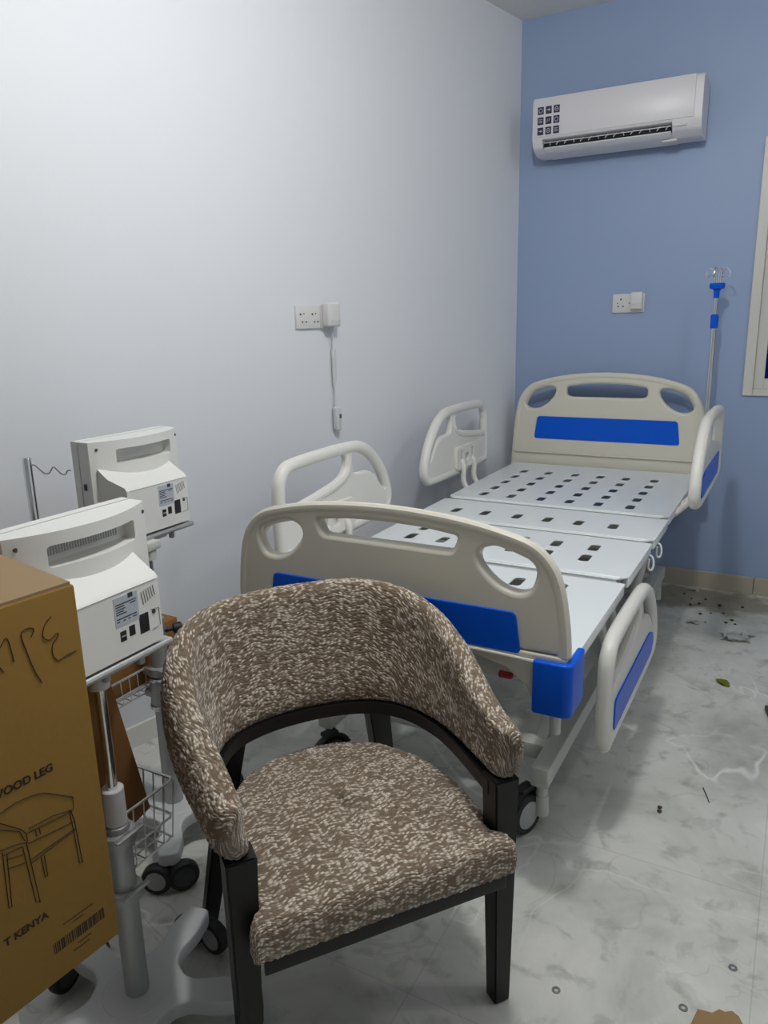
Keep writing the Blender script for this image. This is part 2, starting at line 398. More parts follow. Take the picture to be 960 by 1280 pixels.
# ------------------------------------------------------------------ hospital bed
BX, BY = -.815, 2.60
bed = thing('hospital_bed', 'cream and blue hospital bed with slotted white metal deck and no mattress', 'bed', (BX, BY, 0))
ly = lambda y: y-BY
def end_board(name, ztop, yface, thick, foot):
    """headboard / footboard: outline in (x, z) relative to ztop"""
    Z = lambda d: ztop-d
    H = .155 if foot else .17           # drop from crown to the shoulder
    up = []
    half = [(.452, Z(.32)), (.446, Z(.25)), (.434, Z(.17)), (.415, Z(.115)), (.38, Z(.070)), (.33, Z(.045)), (.22, Z(.018)), (.10, Z(.004)), (0, Z(0))]
    k = .62 if foot else 1.0
    half = [(x, Z((ztop-z)*(k if (ztop-z) < .12 else 1) if not foot else (ztop-z)*.80)) for x, z in half]
    if foot:
        low = [(.452, .60)]
    else:
        low = [(.460, .60), (.463, .50)]
    if foot: half = [(x*.962, z) for x, z in half]; low = [(.436, .60)]
    right = low[::-1] + half
    out = cr([(x, z, 0) for x, z in right], 5)
    out = [(v.x, v.y) for v in out]
    out = out + [(-x, z) for x, z in out[::-1][1:]]
    if foot:
        sx = lambda pts: [(-x, z) for x, z in pts][::-1]
        h1 = [(.372, .776), (.358, .738), (.325, .729), (.285, .742), (.25, .772), (.238, .798), (.25, .818), (.285, .826), (.335, .812), (.362, .800)]
        h1 = [(x*.975, z) for x, z in h1]
        h2 = roundpoly([(-.185, .838), (-.17, .802), (.17, .802), (.185, .838), (.1, .848), (0, .851), (-.1, .848)], .012)
    else:
        sx = lambda pts: [(-x, z) for x, z in pts][::-1]
        h1 = [(.391, .918), (.396, .896), (.388, .872), (.358, .860), (.32, .866), (.278, .893), (.25, .928), (.243, .955), (.256, .968), (.29, .970), (.335, .960), (.375, .940)]
        h2 = roundpoly([(-.19, .972), (-.188, .93), (-.165, .922), (.165, .922), (.188, .93), (.19, .972), (.1, .985), (0, .988), (-.1, .985)], .02)
    h1 = [(v.x, v.y) for v in cr([(x, z, 0) for x, z in h1], 4, True)]
    bm = NB()
    add_mesh(bm, plate_mesh(out, [h1, sx(h1), h2], thick*.72, .011, XZ(0, yface+thick/2, 0)))
    # thick tubular rim running over the crown and down both sides
    n = len(out); rim = []
    for i, (x, z) in enumerate(out):
        a, b = out[max(0, i-1)], out[min(n-1, i+1)]
        t = Vector((b[0]-a[0], b[1]-a[1])).normalized(); nn = Vector((-t.y, t.x))
        rim.append((x+nn.x*.016, yface+thick/2, z+nn.y*.016))
    tube(bm, rim, .017, 14, ry=thick/2, up=(0, 0, 1) if False else None)
    return bm, out
# headboard
bm, _ = end_board('headboard', 1.035, ly(3.655), .05, False)
hb = link('headboard', bm, M_abs, bed)
bm = NB()
add_mesh(bm, plate_mesh(roundpoly([(-.345, .713), (.345, .713), (.33, .824), (-.33, .824)], .015), [], .006, .002, XZ(0, ly(3.6605), 0)))
link('blue_panel', bm, M_bluep, hb)
bm = NB(); bx(bm, (-.45, ly(3.652), .640), (.45, ly(3.66), .646), .002); link('seam', bm, M_abs, hb)
# footboard
bm, _ = end_board('footboard', .885, ly(1.455), .055, True)
# lower apron: legs left and right of an arch
arch = [(-.436, .60), (-.436, .478), (-.368, .478), (-.345, .522), (-.30, .553), (-.22, .572), (.22, .572), (.30, .553), (.345, .522), (.368, .478), (.436, .478), (.436, .60)]
add_mesh(bm, plate_mesh(arch, [], .045, .006, XZ(0, ly(1.4825), 0)))
# raised lip under the blue panel
fb = link('footboard', bm, M_abs, bed)
bm = NB()
tube(bm, cr([(-.43, ly(1.456), .578), (-.3, ly(1.454), .586), (0, ly(1.454), .588), (.3, ly(1.454), .586), (.43, ly(1.456), .578)], 6), .004, 8); link('seam', bm, M_abs, fb)
bm = NB()
add_mesh(bm, plate_mesh(roundpoly([(-.335, .592), (.335, .592), (.322, .686), (-.322, .686)], .014), [], .006, .002, XZ(0, ly(1.4605), 0)))
link('blue_panel', bm, M_bluep, fb)
for s in (-1, 1):
    bm = NB()
    pr = roundpoly([(s*.366, ly(1.443)), (s*.452, ly(1.443)), (s*.452, ly(1.555)), (s*.434, ly(1.555)), (s*.434, ly(1.46)), (s*.366, ly(1.46))], .022, 5)
    if s < 0: pr = pr[::-1]
    add_mesh(bm, plate_mesh(pr, [], .124, .006, XY(0, 0, .529)))
    link('corner_bumper', bm, M_bluep, fb)
# deck panels
DZ = .586
COLX = [-.30+.1165*i for i in range(6)]           # slot columns
COLX = [x + (-.838+.815) + .0 for x in (-.299, -.182, -.064, .052, .168, .285)]
COLX = [-.318, -.199, -.072, .044, .158, .280]
def slots(rows, cols, L=.072, w=.033):
    return [rrect(x-w/2, ly(y)-L/2, x+w/2, ly(y)+L/2, .011, 3) for y in rows for x in cols]
def deck_panel(name, y0, y1, rows, z, hw, cols=COLX):
    bm = NB()
    ch = .03
    o = [(-hw, ly(y0)+ch), (-hw+ch, ly(y0)), (hw-ch, ly(y0)), (hw, ly(y0)+ch), (hw, ly(y1)-.004), (hw-.004, ly(y1)), (-hw+.004, ly(y1)), (-hw, ly(y1)-.004)]
    add_mesh(bm, plate_mesh(roundpoly(o, .01), slots(rows, cols), .005, .0015, XY(0, 0, z-.0025), 2))
    # folded down edges
    bx(bm, (-hw+.001, ly(y0)+ch, z-.034), (-hw+.016, ly(y1)-.005, z-.004), .004)
    bx(bm, (hw-.016, ly(y0)+ch, z-.034), (hw-.001, ly(y1)-.005, z-.004), .004)
    bx(bm, (-hw+ch, ly(y0)+.001, z-.034), (hw-ch, ly(y0)+.016, z-.004), .004)
    # rounded raised lip along the foot-side edge
    tube(bm, [(-hw+.02, ly(y0)+.012, z-.001), (hw-.02, ly(y0)+.012, z-.001)], .006, 10)
    return link(name, bm, M_deck, bed)
deck_panel('deck_panel', 2.795, 3.645, [2.915, 3.045, 3.175, 3.305, 3.435], DZ, .438)
deck_panel('deck_panel', 2.475, 2.785, [2.620], DZ-.003, .440)
deck_panel('deck_panel', 2.070, 2.465, [2.230, 2.345], DZ-.005, .438)
deck_panel('deck_panel', 1.520, 2.060, [1.70, 1.83, 1.955], DZ-.012, .436)
# under frame
bm = NB()
for s in (-1, 1):
    bx(bm, (s*.36-.02, ly(1.52), .50), (s*.36+.02, ly(3.64), .55), .004)
for y in (1.53, 2.06, 2.47, 2.79, 3.62):
    bx(bm, (-.36, ly(y)-.015, .505), (.36, ly(y)+.015, .545), .003)
link('deck_frame', bm, M_frame, bed, True)
bm = NB()
for s in (-1, 1):
    bx(bm, (s*.325-.024, ly(1.66), .135), (s*.325+.024, ly(3.46), .190), .006)
for y in (1.80, 3.32):
    bx(bm, (-.325, ly(y)-.025, .140), (.325, ly(y)+.025, .186), .004)
link('base_frame', bm, M_frame, bed, True)
for y0, y1 in ((1.82, 2.02), (3.10, 3.30)):
    for s in (-1, 1):
        bm = NB(); tube(bm, [(s*.28, ly(y0), .165), (s*.33, ly(y1), .52)], .018, 12); link('lift_arm', bm, M_frame, bed)
for s in (-1, 1):
    bm = NB(); cyl(bm, (s*.405, ly(1.50), .40), (s*.405, ly(1.50), .485), .013); link('corner_post', bm, M_frame, bed)
# casters
def wheel_bm(c, axis, r, w):
    c = Vector(c); a = Vector(axis).normalized()
    bm = NB(); lathe(bm, [(r*.62, -w*.5), (r*.93, -w*.5), (r, -w*.3), (r, w*.3), (r*.93, w*.5), (r*.62, w*.5)], c, a, 32)
    bh = NB(); lathe(bh, [(.006, -w*.62), (r*.3, -w*.62), (r*.66, -w*.53), (r*.66, w*.53), (r*.3, w*.62), (.006, w*.62)], c, a, 28)
    return bm, bh
for sx_, y in ((1, 1.69), (-1, 1.69), (1, 3.42), (-1, 3.42)):
    x = sx_*.325
    c = (x-.035 if sx_ > 0 else x+.02, ly(y)-.035, .056)
    bm = NB(); cyl(bm, (x, ly(y), .06), (x, ly(y), .137), .016); cyl(bm, (x, ly(y), .045), (x, ly(y), .10), .020, .018)
    cs = link('caster', bm, M_frame, bed)
    ax = (.93, -.35, 0)
    wb, hb_ = wheel_bm(c, ax, .056, .032)
    wl = link('wheel', wb, M_black, cs); link('hub', hb_, M_hub, cs)
    bm = NB()
    q = Vector(ax).normalized(); f = q.cross(Vector((0, 0, 1)))
    hood = [Vector(c)+f*math.cos(t)*.064+Vector((0, 0, 1))*math.sin(t)*.064 for t in [math.radians(k) for k in range(25, 160, 12)]]
    tube(bm, hood, .007, 8, ry=.018, up=None)
    box(bm, Vector(c)+Vector((0, 0, .073)), (.05, .03, .014), .005, 2, Matrix.Rotation(math.atan2(f.y, f.x), 3, 'Z'))
    link('brake_hood', bm, M_black, cs)
# crank handle folded under the footboard
bm = NB(); tube(bm, [(.20, ly(1.62), .52), (.20, ly(1.50), .52), (.27, ly(1.49), .52)], .007, 8)
ck = link('crank', bm, M_frame, bed)
bm = NB(); lathe(bm, [(.005, 0), (.009, .003), (.008, .03), (.004, .034)], (.275, ly(1.49), .52), (1, 0, 0)); link('crank_grip', bm, M_red, ck)
# small hooks hanging under the deck edge
for y in (2.43, 2.58):
    bm = NB(); tube(bm, cr([(.430, ly(y), .555), (.447, ly(y)-.002, .545), (.452, ly(y)-.006, .520), (.446, ly(y)-.012, .505), (.438, ly(y)-.018, .515), (.440, ly(y)-.022, .545)], 5), .0035, 8)
    link('bag_hook', bm, M_deck, bed)
# side rails.  profile drawn in (s, z); s = 0 is the upright end
RAIL_OUT = [(.035, 0), (.008, .012), (0, .05), (0, .20), (.012, .255), (.045, .288), (.10, .300), (.26, .304), (.42, .302), (.50, .290), (.575, .250), (.64, .185), (.68, .115), (.69, .065), (.672, .022), (.62, 0), (.40, -.004), (.2, -.002)]
def side_rail(s0, sdir, z0, x, side, up):
    """s0: world y of the upright end, sdir: +1/-1 direction to the sloped end"""
    out = [(v.x, v.y) for v in cr([(a, b, 0) for a, b in RAIL_OUT], 5, True)]
    h1 = [(.042, .150), (.042, .215), (.062, .250), (.11, .266), (.25, .269), (.355, .268), (.382, .252), (.372, .215), (.33, .190), (.20, .168)]
    h2 = [(.425, .262), (.47, .262), (.53, .240), (.590, .190), (.632, .125), (.640, .100), (.615, .118), (.575, .160), (.525, .186), (.47, .190), (.428, .200)]
    h1 = [(v.x, v.y) for v in cr([(a, b, 0) for a, b in h1], 4, True)]
    h2 = [(v.x, v.y) for v in cr([(a, b, 0) for a, b in h2], 4, True)]
    T = Matrix(((0, 0, 1, x), (sdir, 0, 0, ly(s0)), (0, 1, 0, z0), (0, 0, 0, 1)))
    bm = NB()
    add_mesh(bm, plate_mesh(out, [h1, h2], .026, .009, T))
    n = len(out); rim = []
    area2 = sum(out[i][0]*out[(i+1) % n][1]-out[(i+1) % n][0]*out[i][1] for i in range(n))
    sg = 1 if area2 > 0 else -1
    for i in range(n):
        a, b = out[i-1], out[(i+1) % n]
        t = Vector((b[0]-a[0], b[1]-a[1])).normalized(); nn = Vector((-t.y, t.x))*sg
        p = Vector((out[i][0], out[i][1], 0))+Vector((nn.x, nn.y, 0))*.019
        rim.append(T @ p)
    tube(bm, rim, .020, 12, True, up=(1, 0, 0))
    # raised ridge along the lower edge of the long opening
    tube(bm, [T @ Vector((a, b, -.004*side)) for a, b in [(v.x, v.y) for v in cr([(.05, .140, 0), (.2, .157, 0), (.33, .178, 0), (.385, .205, 0), (.402, .26, 0)], 5)]], .016, 10)
    r = link('side_rail', bm, M_rail, bed)
    # outward blue inset
    bm = NB()
    pan = roundpoly([(.075, .030), (.60, .030), (.630, .060), (.615, .095), (.55, .118), (.075, .118)], .02)
    Tb = Matrix(((0, 0, 1, x+side*.013), (sdir, 0, 0, ly(s0)), (0, 1, 0, z0), (0, 0, 0, 1)))
    add_mesh(bm, plate_mesh(pan, [], .008, .002, Tb)); link('blue_panel', bm, M_bluep, r)
    # inner mounting plate and two linking arms down to the frame
    bm = NB()
    Ti = Matrix(((0, 0, 1, x-side*.020), (sdir, 0, 0, ly(s0)), (0, 1, 0, z0), (0, 0, 0, 1)))
    add_mesh(bm, plate_mesh(rrect(.17, .02, .40, .125, .02), [rrect(.215, .045, .235, .105, .008, 3), rrect(.335, .045, .355, .105, .008, 3), rrect(.265, .05, .305, .085, .01, 3)], .018, .004, Ti))
    link('mounting_plate', bm, M_rail, r)
    for a in (.225, .345):
        bm = NB()
        yy = ly(s0)+sdir*a
        pz = z0+.06
        fx = side*.395
        y2 = yy
        tube(bm, cr([(x-side*.022, yy, pz), (x-side*.036, yy, pz-.03), ((x*.6+fx*.4), (yy*.6+y2*.4), (pz-.05)*.6+.525*.4), (fx, y2, .525)], 6), .012, 10)
        link('link_arm', bm, M_rail, r)
XL, XR = -1.305-BX, -.283-BX
side_rail(1.70, 1, .612, XL, -1, True)      # left, foot end, raised
side_rail(3.36, -1, .640, XL, -1, True)     # left, head end, raised
side_rail(3.33, -1, .650, XR, 1, True)      # right, head end, raised
side_rail(1.70, 1, .245, -.350-BX, 1, False)   # right, foot end, lowered

# ------------------------------------------------------------------ drip pole
iv = thing('drip_pole', 'thin steel drip pole with blue collars standing at the headboard corner', 'drip pole', (-.362, 3.628, 0))
bm = NB(); cyl(bm, (0, 0, .50), (0, 0, 1.25), .0105, seg=18); link('lower_tube', bm, M_chrome, iv)
bm = NB(); cyl(bm, (0, 0, 1.24), (0, 0, 1.38), .0075, seg=16); link('upper_tube', bm, M_chrome, iv)
bm = NB(); lathe(bm, [(.012, 1.236), (.0155, 1.238), (.0165, 1.29), (.012, 1.295)], (0, 0, 0)); link('collar', bm, M_bluep, iv)
bm = NB(); lathe(bm, [(.010, 1.362), (.012, 1.364), (.012, 1.39), (.017, 1.398), (.029, 1.402), (.031, 1.41), (.031, 1.42), (.027, 1.424)], (0, 0, 0)); link('hook_hub', bm, M_bluep, iv)
for k in range(4):
    a = PI/4+k*PI/2+.5
    bm = NB(); dx, dy = math.cos(a), math.sin(a)
    tube(bm, cr([(dx*.012, dy*.012, 1.42), (dx*.016, dy*.016, 1.47), (dx*.030, dy*.030, 1.486), (dx*.046, dy*.046, 1.475), (dx*.052, dy*.052, 1.458), (dx*.044, dy*.044, 1.449), (dx*.036, dy*.036, 1.458)], 5), .0026, 8); link('hook', bm, M_chrome, iv)
bm = NB(); bx(bm, (-.018, -.016, .48), (.018, .0265, .53), .004); link('socket_clamp', bm, M_frame, iv)

# ------------------------------------------------------------------ armchair
cu_, cv_ = Vector((.605, .797, 0)), Vector((-.797, .605, 0))
chair = thing('armchair', 'brown and cream boucle armchair with black wooden legs in the foreground', 'chair', (-.545, .949, 0), math.atan2(.797, .605))
def uv_grid(bm, rings, uvs, close_v):
    """rings: list of lists of co; uvs same shape (+1 column when close_v)"""
    lay = bm.loops.layers.uv.get('UVMap') or bm.loops.layers.uv.new('UVMap')
    V = [[bm.verts.new(p) for p in r] for r in rings]
    m = len(rings[0])
    for i in range(len(rings)-1):
        for j in range(m if close_v else m-1):
            j2 = (j+1) % m
            f = bm.faces.new((V[i][j], V[i+1][j], V[i+1][j2], V[i][j2]))
            for lp, (a, b) in zip(f.loops, ((i, j), (i+1, j), (i+1, j+1), (i, j+1))): lp[lay].uv = uvs[a][b]
    return V
def fuzz(bm, amp):
    bm.normal_update()
    for v in bm.verts: v.co += v.normal*random.uniform(-amp, amp)
# horseshoe path (u, v) from the right arm front round the back to the left arm front
HALF = [(.238, -.012), (.244, .07), (.249, .16), (.244, .24), (.217, .325), (.166, .385), (.09, .418), (0, .428)]
HP = HALF + [(-u, v) for u, v in HALF[::-1][1:]]
def smooth(t): t = max(0, min(1, t)); return t*t*(3-2*t)
def make_back():
    P = cr([(u, v, 0) for u, v in HP], 26)
    # even spacing
    L = [0]
    for a, b in zip(P, P[1:]): L.append(L[-1]+(b-a).length)
    tot = L[-1]; N = 300; S = []; j = 0
    for i in range(N+1):
        d = tot*i/N
        while j < len(L)-2 and L[j+1] < d: j += 1
        S.append(P[j].lerp(P[j+1], (d-L[j])/max(1e-9, L[j+1]-L[j])))
    rings, uvs = [], []
    SEG = 104
    for i in range(N+1):
        a, b = S[max(0, i-2)], S[min(N, i+2)]
        t = (b-a).normalized(); nrm = Vector((t.y, -t.x, 0))       # outward
        s = i/N; w = 1-abs(2*s-1)                                   # 0 at arm ends, 1 at back centre
        zb = .490 + .012*(1-smooth(w*1.6))
        zt = .596 + .156*smooth((w-.02)/.80)
        fl = .008+.050*smooth((w-.15)/.6)
        half_t = .028+.007*smooth(w*2)
        c0 = S[i] + Vector((0, 0, zb)); c1 = S[i] + nrm*fl + Vector((0, 0, zt))
        e = min(i, N-i)/9.0
        k = 1.0 if e >= 1 else max(.06, (max(0.0, 1-(1-e)**2))**.36)
        kz = k*.30+.70 if e >= 1/9 else .35
        ax = (c1-c0); c = (c0+c1)/2; Ln = ax.length/2; ax.normalize()
        bn = (nrm-ax*nrm.dot(ax)).normalized()
        ring, uvr = [], []
        per = 0; prev = None
        for q in range(SEG+1):
            th = 2*PI*q/SEG
            cs, sn = math.cos(th), math.sin(th)
            ex = .62
            xx = math.copysign(abs(cs)**ex, cs)*half_t*k; yy = math.copysign(abs(sn)**ex, sn)*Ln*kz
            bow = .012*(1-(yy/Ln)**2)                                # gentle hollow towards the sitter
            p = c + bn*(xx+bow) + ax*yy
            if prev is not None: per += (p-prev).length
            prev = p
            if q < SEG: ring.append(p)
            uvr.append((s*tot+(0 if e > 0 else .02*(1 if i else -1)), per))
        rings.append(ring); uvs.append(uvr)
    bm = NB(); V = uv_grid(bm, rings, uvs, True)
    for r in (V[0], V[-1]):
        f = bm.faces.new(r)
    fuzz(bm, .0016)
    return link('backrest', bm, M_boucle, chair, True, 180), S
_, PATH = make_back()
# black rail under the upholstery
bm = NB()
sub = PATH[6:-6:3]
for zlo, zhi, off in ((.468, .494, -.012),):
    ring = []
    for i, p in enumerate(sub):
        a, b = sub[max(0, i-1)], sub[min(len(sub)-1, i+1)]
        t = (b-a).normalized(); nrm = Vector((t.y, -t.x, 0))
        pin, pout = p+nrm*(-.026), p+nrm*.016
        ring.append([bm.verts.new((q.x, q.y, z)) for q, z in ((pin, zlo), (pout, zlo), (pout, zhi), (pin, zhi))])
    for a, b in zip(ring, ring[1:]):
        for k in range(4): bm.faces.new((a[k], a[(k+1) % 4], b[(k+1) % 4], b[k]))
    bm.faces.new(ring[0]); bm.faces.new(ring[-1])
link('back_rail', bm, M_wood, chair, True, 40)
def leg(top, bot, st, sb, name='leg'):
    bm = NB()
    rings = []
    for (p, s, ) in ((bot, sb), (top, st)):
        rings.append([bm.verts.new((p[0]+dx*s/2, p[1]+dy*s/2, p[2])) for dx, dy in ((-1, -1), (1, -1), (1, 1), (-1, 1))])
    for k in range(4): bm.faces.new((rings[0][k], rings[0][(k+1) % 4], rings[1][(k+1) % 4], rings[1][k]))
    bm.faces.new(rings[0]); bm.faces.new(rings[1])
    bmesh.ops.bevel(bm, geom=list(bm.edges), offset=.003, segments=2, affect='EDGES')
    return link(name, bm, M_wood, chair)
for s in (-1, 1):
    leg((s*.240, .012, .503), (s*.246, .018, 0), .050, .034)
    leg((s*.160, .398, .480), (s*.232, .465, 0), .048, .032)
# seat
def seat_outline(hw, f, bk):
    pts = [(hw+.012, f), (hw+.012, -.022), (hw-.010, -.016), (hw-.010, .042), (hw+.006, .05), (hw+.008, .16), (hw-.012, .27), (hw-.075, .37), (hw-.15, .415), (0, bk)]
    return pts + [(-u, v) for u, v in pts[::-1][1:]]
def make_seat():
    out = seat_outline(.226, -.046, .428)
    base = roundpoly(out, .012, 4)
    # resample the outline densely
    P = [Vector((*p, 0)) for p in base]; P.append(P[0])
    L = [0]
    for a, b in zip(P, P[1:]): L.append(L[-1]+(b-a).length)
    n = 460; O = []; j = 0
    for i in range(n):
        d = L[-1]*i/n
        while L[j+1] < d: j += 1
        O.append(P[j].lerp(P[j+1], (d-L[j])/max(1e-9, L[j+1]-L[j])))
    cen = Vector((0, .19, 0))
    def zt(x, y):
        r = min(1, (abs(x)/.25)**2.5+(abs(y-.19)/.25)**2.5)
        return .404+.016*(1-r)-.012*(y/.43)
    rings, uvs = [], []
    prof = [(1.0, -.066), (1.0, -.05), (1.0, -.036), (1.0, -.022), (.995, -.012), (.985, -.005), (.970, -.001)] + [(k/52, 0) for k in range(50, 0, -1)] + [(.004, 0)]
    for (k, dz) in prof:
        ring = []; uvr = []
        for i in range(n+1):
            o = O[i % n]; p = cen+(o-cen)*k
            bul = .006*(1-((dz+.034)/.034)**2) if dz < -.004 else 0
            dirv = (o-cen).normalized()
            p = p+dirv*bul
            z = zt(p.x, p.y)+dz
            if i < n: ring.append(Vector((p.x, p.y, z)))
            on = O[(i+1) % n]-O[(i-1) % n]; on = Vector((on.y, -on.x, 0)).normalized()
            if on.dot(o-cen) < 0: on = -on
            uvr.append((p.x+.7-on.x*dz, p.y+2.0-on.y*dz))
        rings.append(ring); uvs.append(uvr)
    bm = NB(); V = uv_grid(bm, rings, uvs, True)
    bm.faces.new(V[0]); bm.faces.new(V[-1])
    fuzz(bm, .0013)
    return link('seat', bm, M_boucle, chair, True, 180)
make_seat()
bm = NB()
o2 = roundpoly([(.224, -.040), (.216, -.016), (.216, .16), (.196, .28), (.13, .375), (0, .405), (-.13, .375), (-.196, .28), (-.216, .16), (-.216, -.016), (-.224, -.040)], .006, 4)
add_mesh(bm, plate_mesh(o2, [roundpoly([(.17, .03), (.17, .16), (.15, .26), (0, .35), (-.15, .26), (-.17, .16), (-.17, .03)], .02, 3)], .030, .002, XY(0, 0, .3215)))
link('seat_frame', bm, M_wood, chair)

# ------------------------------------------------------------------ air conditioner
ac = thing('air_conditioner', 'white split air conditioner with icon stickers high on the blue wall', 'air conditioner', (-1.185, WY, 2.015))
AW = .715
def xprism(bm, prof, x0, x1):
    a = [bm.verts.new((x0, -d, z)) for d, z in prof]; b = [bm.verts.new((x1, -d, z)) for d, z in prof]
    n = len(prof)
    bm.faces.new(a); bm.faces.new(b)
    for i in range(n): bm.faces.new((a[i], a[(i+1) % n], b[(i+1) % n], b[i]))
full = roundpoly([(0.02, .232), (.192, .232), (.200, .205), (.200, .062), (.185, .030), (.135, .004), (.02, .004)], .016, 5)
notch = roundpoly([(0.02, .232), (.192, .232), (.200, .205), (.200, .066), (.193, .060)], .001, 1) + [(.165, .055), (.150, .030), (.172, .024), (.135, .004), (.02, .004)]
bm = NB()
xprism(bm, full, 0, .045); xprism(bm, full, AW-.115, AW); xprism(bm, notch, .045, AW-.115)
link('body', bm, M_ac, ac, True, 30)
bm = NB(); bx(bm, (.01, -.03, .03), (AW-.01, 0, .225), .004); link('wall_bracket', bm, M_dark, ac)
bm = NB()
bx(bm, (.006, -.204, .070), (AW-.03, -.196, .230), .0035); link('front_panel', bm, M_ac, ac)
# louvre: dark slot, short vertical vanes and the swing flap
bm = NB(); box(bm, ((AW-.07)/2, -.168, .044), (AW-.165, .012, .030), .001, 1, Matrix.Rotation(math.radians(-38), 3, 'X')); link('vent_slot', bm, M_vent, ac)
bm = NB()
for k in range(15):
    xx = .075+k*.036
    box(bm, (xx, -.175, .046), (.003, .005, .026), .001, 1, Matrix.Rotation(math.radians(-38), 3, 'X') @ Matrix.Rotation(.45 if k % 3 else -.3, 3, 'Y'))
box(bm, ((AW-.07)/2, -.1785, .049), (AW-.17, .003, .003), 0, 1)
link('vane', bm, M_ac, ac)
bm = NB(); box(bm, ((AW-.07)/2, -.168, .018), (AW-.17, .040, .006), .002, 2, Matrix.Rotation(math.radians(-28), 3, 'X')); link('flap', bm, M_ac, ac)
bm = NB(); box(bm, (AW-.085, -.192, .052), (.055, .006, .020), .002, 2, Matrix.Rotation(math.radians(-25), 3, 'X')); link('display_window', bm, M_sock, ac)
bm = NB(); box(bm, (AW-.13, -.12, .002), (.06, .05, .01), .004); link('drain_cover', bm, M_sock, ac)
for r in range(3):
    for c in range(3):
        x0 = .038+c*.036; z0 = .178-r*.042
        bm = NB(); box(bm, (x0, -.2045, z0), (.027, .002, .031), .0006, 1); st = link('icon_sticker', bm, M_stick, ac)
        bm = NB(); Y = -.2058
        kind = (r*3+c) % 5
        if kind in (0, 2):
            tube(bm, [(x0+.0075*math.cos(t), Y, z0+.0085*math.sin(t)) for t in [k*PI/6 for k in range(12)]], .0011, 6, True)
            if kind == 2: bx(bm, (x0-.004, Y-.0006, z0-.001), (x0+.004, Y+.0006, z0+.001))
        elif kind == 1:
            bx(bm, (x0-.008, Y-.0006, z0-.001), (x0+.008, Y+.0006, z0+.002)); bx(bm, (x0+.001, Y-.0006, z0-.005), (x0+.003, Y+.0006, z0+.006))
        elif kind == 3:
            for q in (-1, 0, 1): bx(bm, (x0-.008, Y-.0006, z0+q*.006-.0009), (x0+.008, Y+.0006, z0+q*.006+.0009))
        else:
            tube(bm, [(x0-.007, Y, z0-.008), (x0-.002, Y, z0+.006), (x0+.002, Y, z0-.004), (x0+.007, Y, z0+.008)], .0011, 6)
        link('icon', bm, M_icon, st, False)

# ------------------------------------------------------------------ sockets
def dot(bm, x, z, w, h, y=-.0095): bx(bm, (x-w/2, y-.0012, z-h/2), (x+w/2, y+.002, z+h/2))
sk = thing('wall_socket', 'white wall socket and plug on the blue wall above the bed', 'socket', (-.760, WY, 1.355))
bm = NB(); bx(bm, (-.073, -.010, -.043), (.073, 0, .043), .003, 2); link('plate', bm, M_sock, sk)
for hx, hz, hw, hh in ((-.05, 0, .005, .005), (.004, 0, .005, .005), (-.035, .018, .006, .010), (-.046, -.014, .008, .005), (-.024, -.014, .008, .005)):
    bm = NB(); dot(bm, hx, hz, hw, hh); link('pin_hole', bm, M_dark, sk)
bm = NB(); bx(bm, (.014, -.040, -.030), (.068, -.010, .050), .008, 3); bx(bm, (.018, -.044, -.005), (.064, -.038, -.002), .001)
link('plug', bm, M_sock, sk)
a_left = math.atan2(2.25, .44)              # direction of the white wall in plan
sy = 2.37
sk2 = thing('wall_socket', 'white double socket with a charger plugged in on the white wall', 'socket', (wall_x(sy), sy, 1.32), a_left)   # local +x runs along the wall away from the camera, -y into the room
bm = NB(); bx(bm, (-.115, -.010, -.043), (.031, 0, .043), .003, 2); bx(bm, (.033, -.012, -.043), (.119, 0, .043), .003, 2); link('plate', bm, M_sock, sk2)
for cx in (-.080, -.008):
    for hx, hz, hw, hh in ((cx-.010, .010, .009, .007), (cx+.010, .012, .006, .005), (cx, -.018, .008, .006), (cx+.022, -.018, .008, .006)):
        bm = NB(); dot(bm, hx, hz, hw, hh); link('pin_hole', bm, M_dark, sk2)
sk2.scale = (.83, 1, .95)
bm = NB(); bx(bm, (.034, -.052, -.038), (.110, -.012, .052), .008, 3); bx(bm, (.052, -.0535, -.016), (.106, -.051, -.012), .0005); bx(bm, (.060, -.0535, .006), (.082, -.051, .010), .0005); link('charger', bm, M_sock, sk2)
wc = thing('cable', 'white cable hanging from the charger down the white wall', 'cable', (wall_x(sy), sy, 1.0), a_left)
bm = NB(); tube(bm, cr([(.080, -.020, .275), (.080, -.016, .24), (.083, -.012, .16), (.084, -.012, .06), (.085, -.012, -.02)], 6), .0032, 8); link('cord', bm, M_cable, wc)
bm = NB(); tube(bm, [(.082, -.013, .205), (.083, -.013, .07)], .0065, 10); tube(bm, [(.096, -.009, .20), (.096, -.009, .08)], .004, 8); link('sleeve', bm, M_cable, wc)
bm = NB(); bx(bm, (.072, -.032, -.105), (.098, -.006, -.015), .007, 3); ib = link('inline_switch', bm, M_cable, wc)
bm = NB(); box(bm, (.090, -.0325, -.05), (.010, .003, .016), .001); link('button', bm, M_dark, ib)

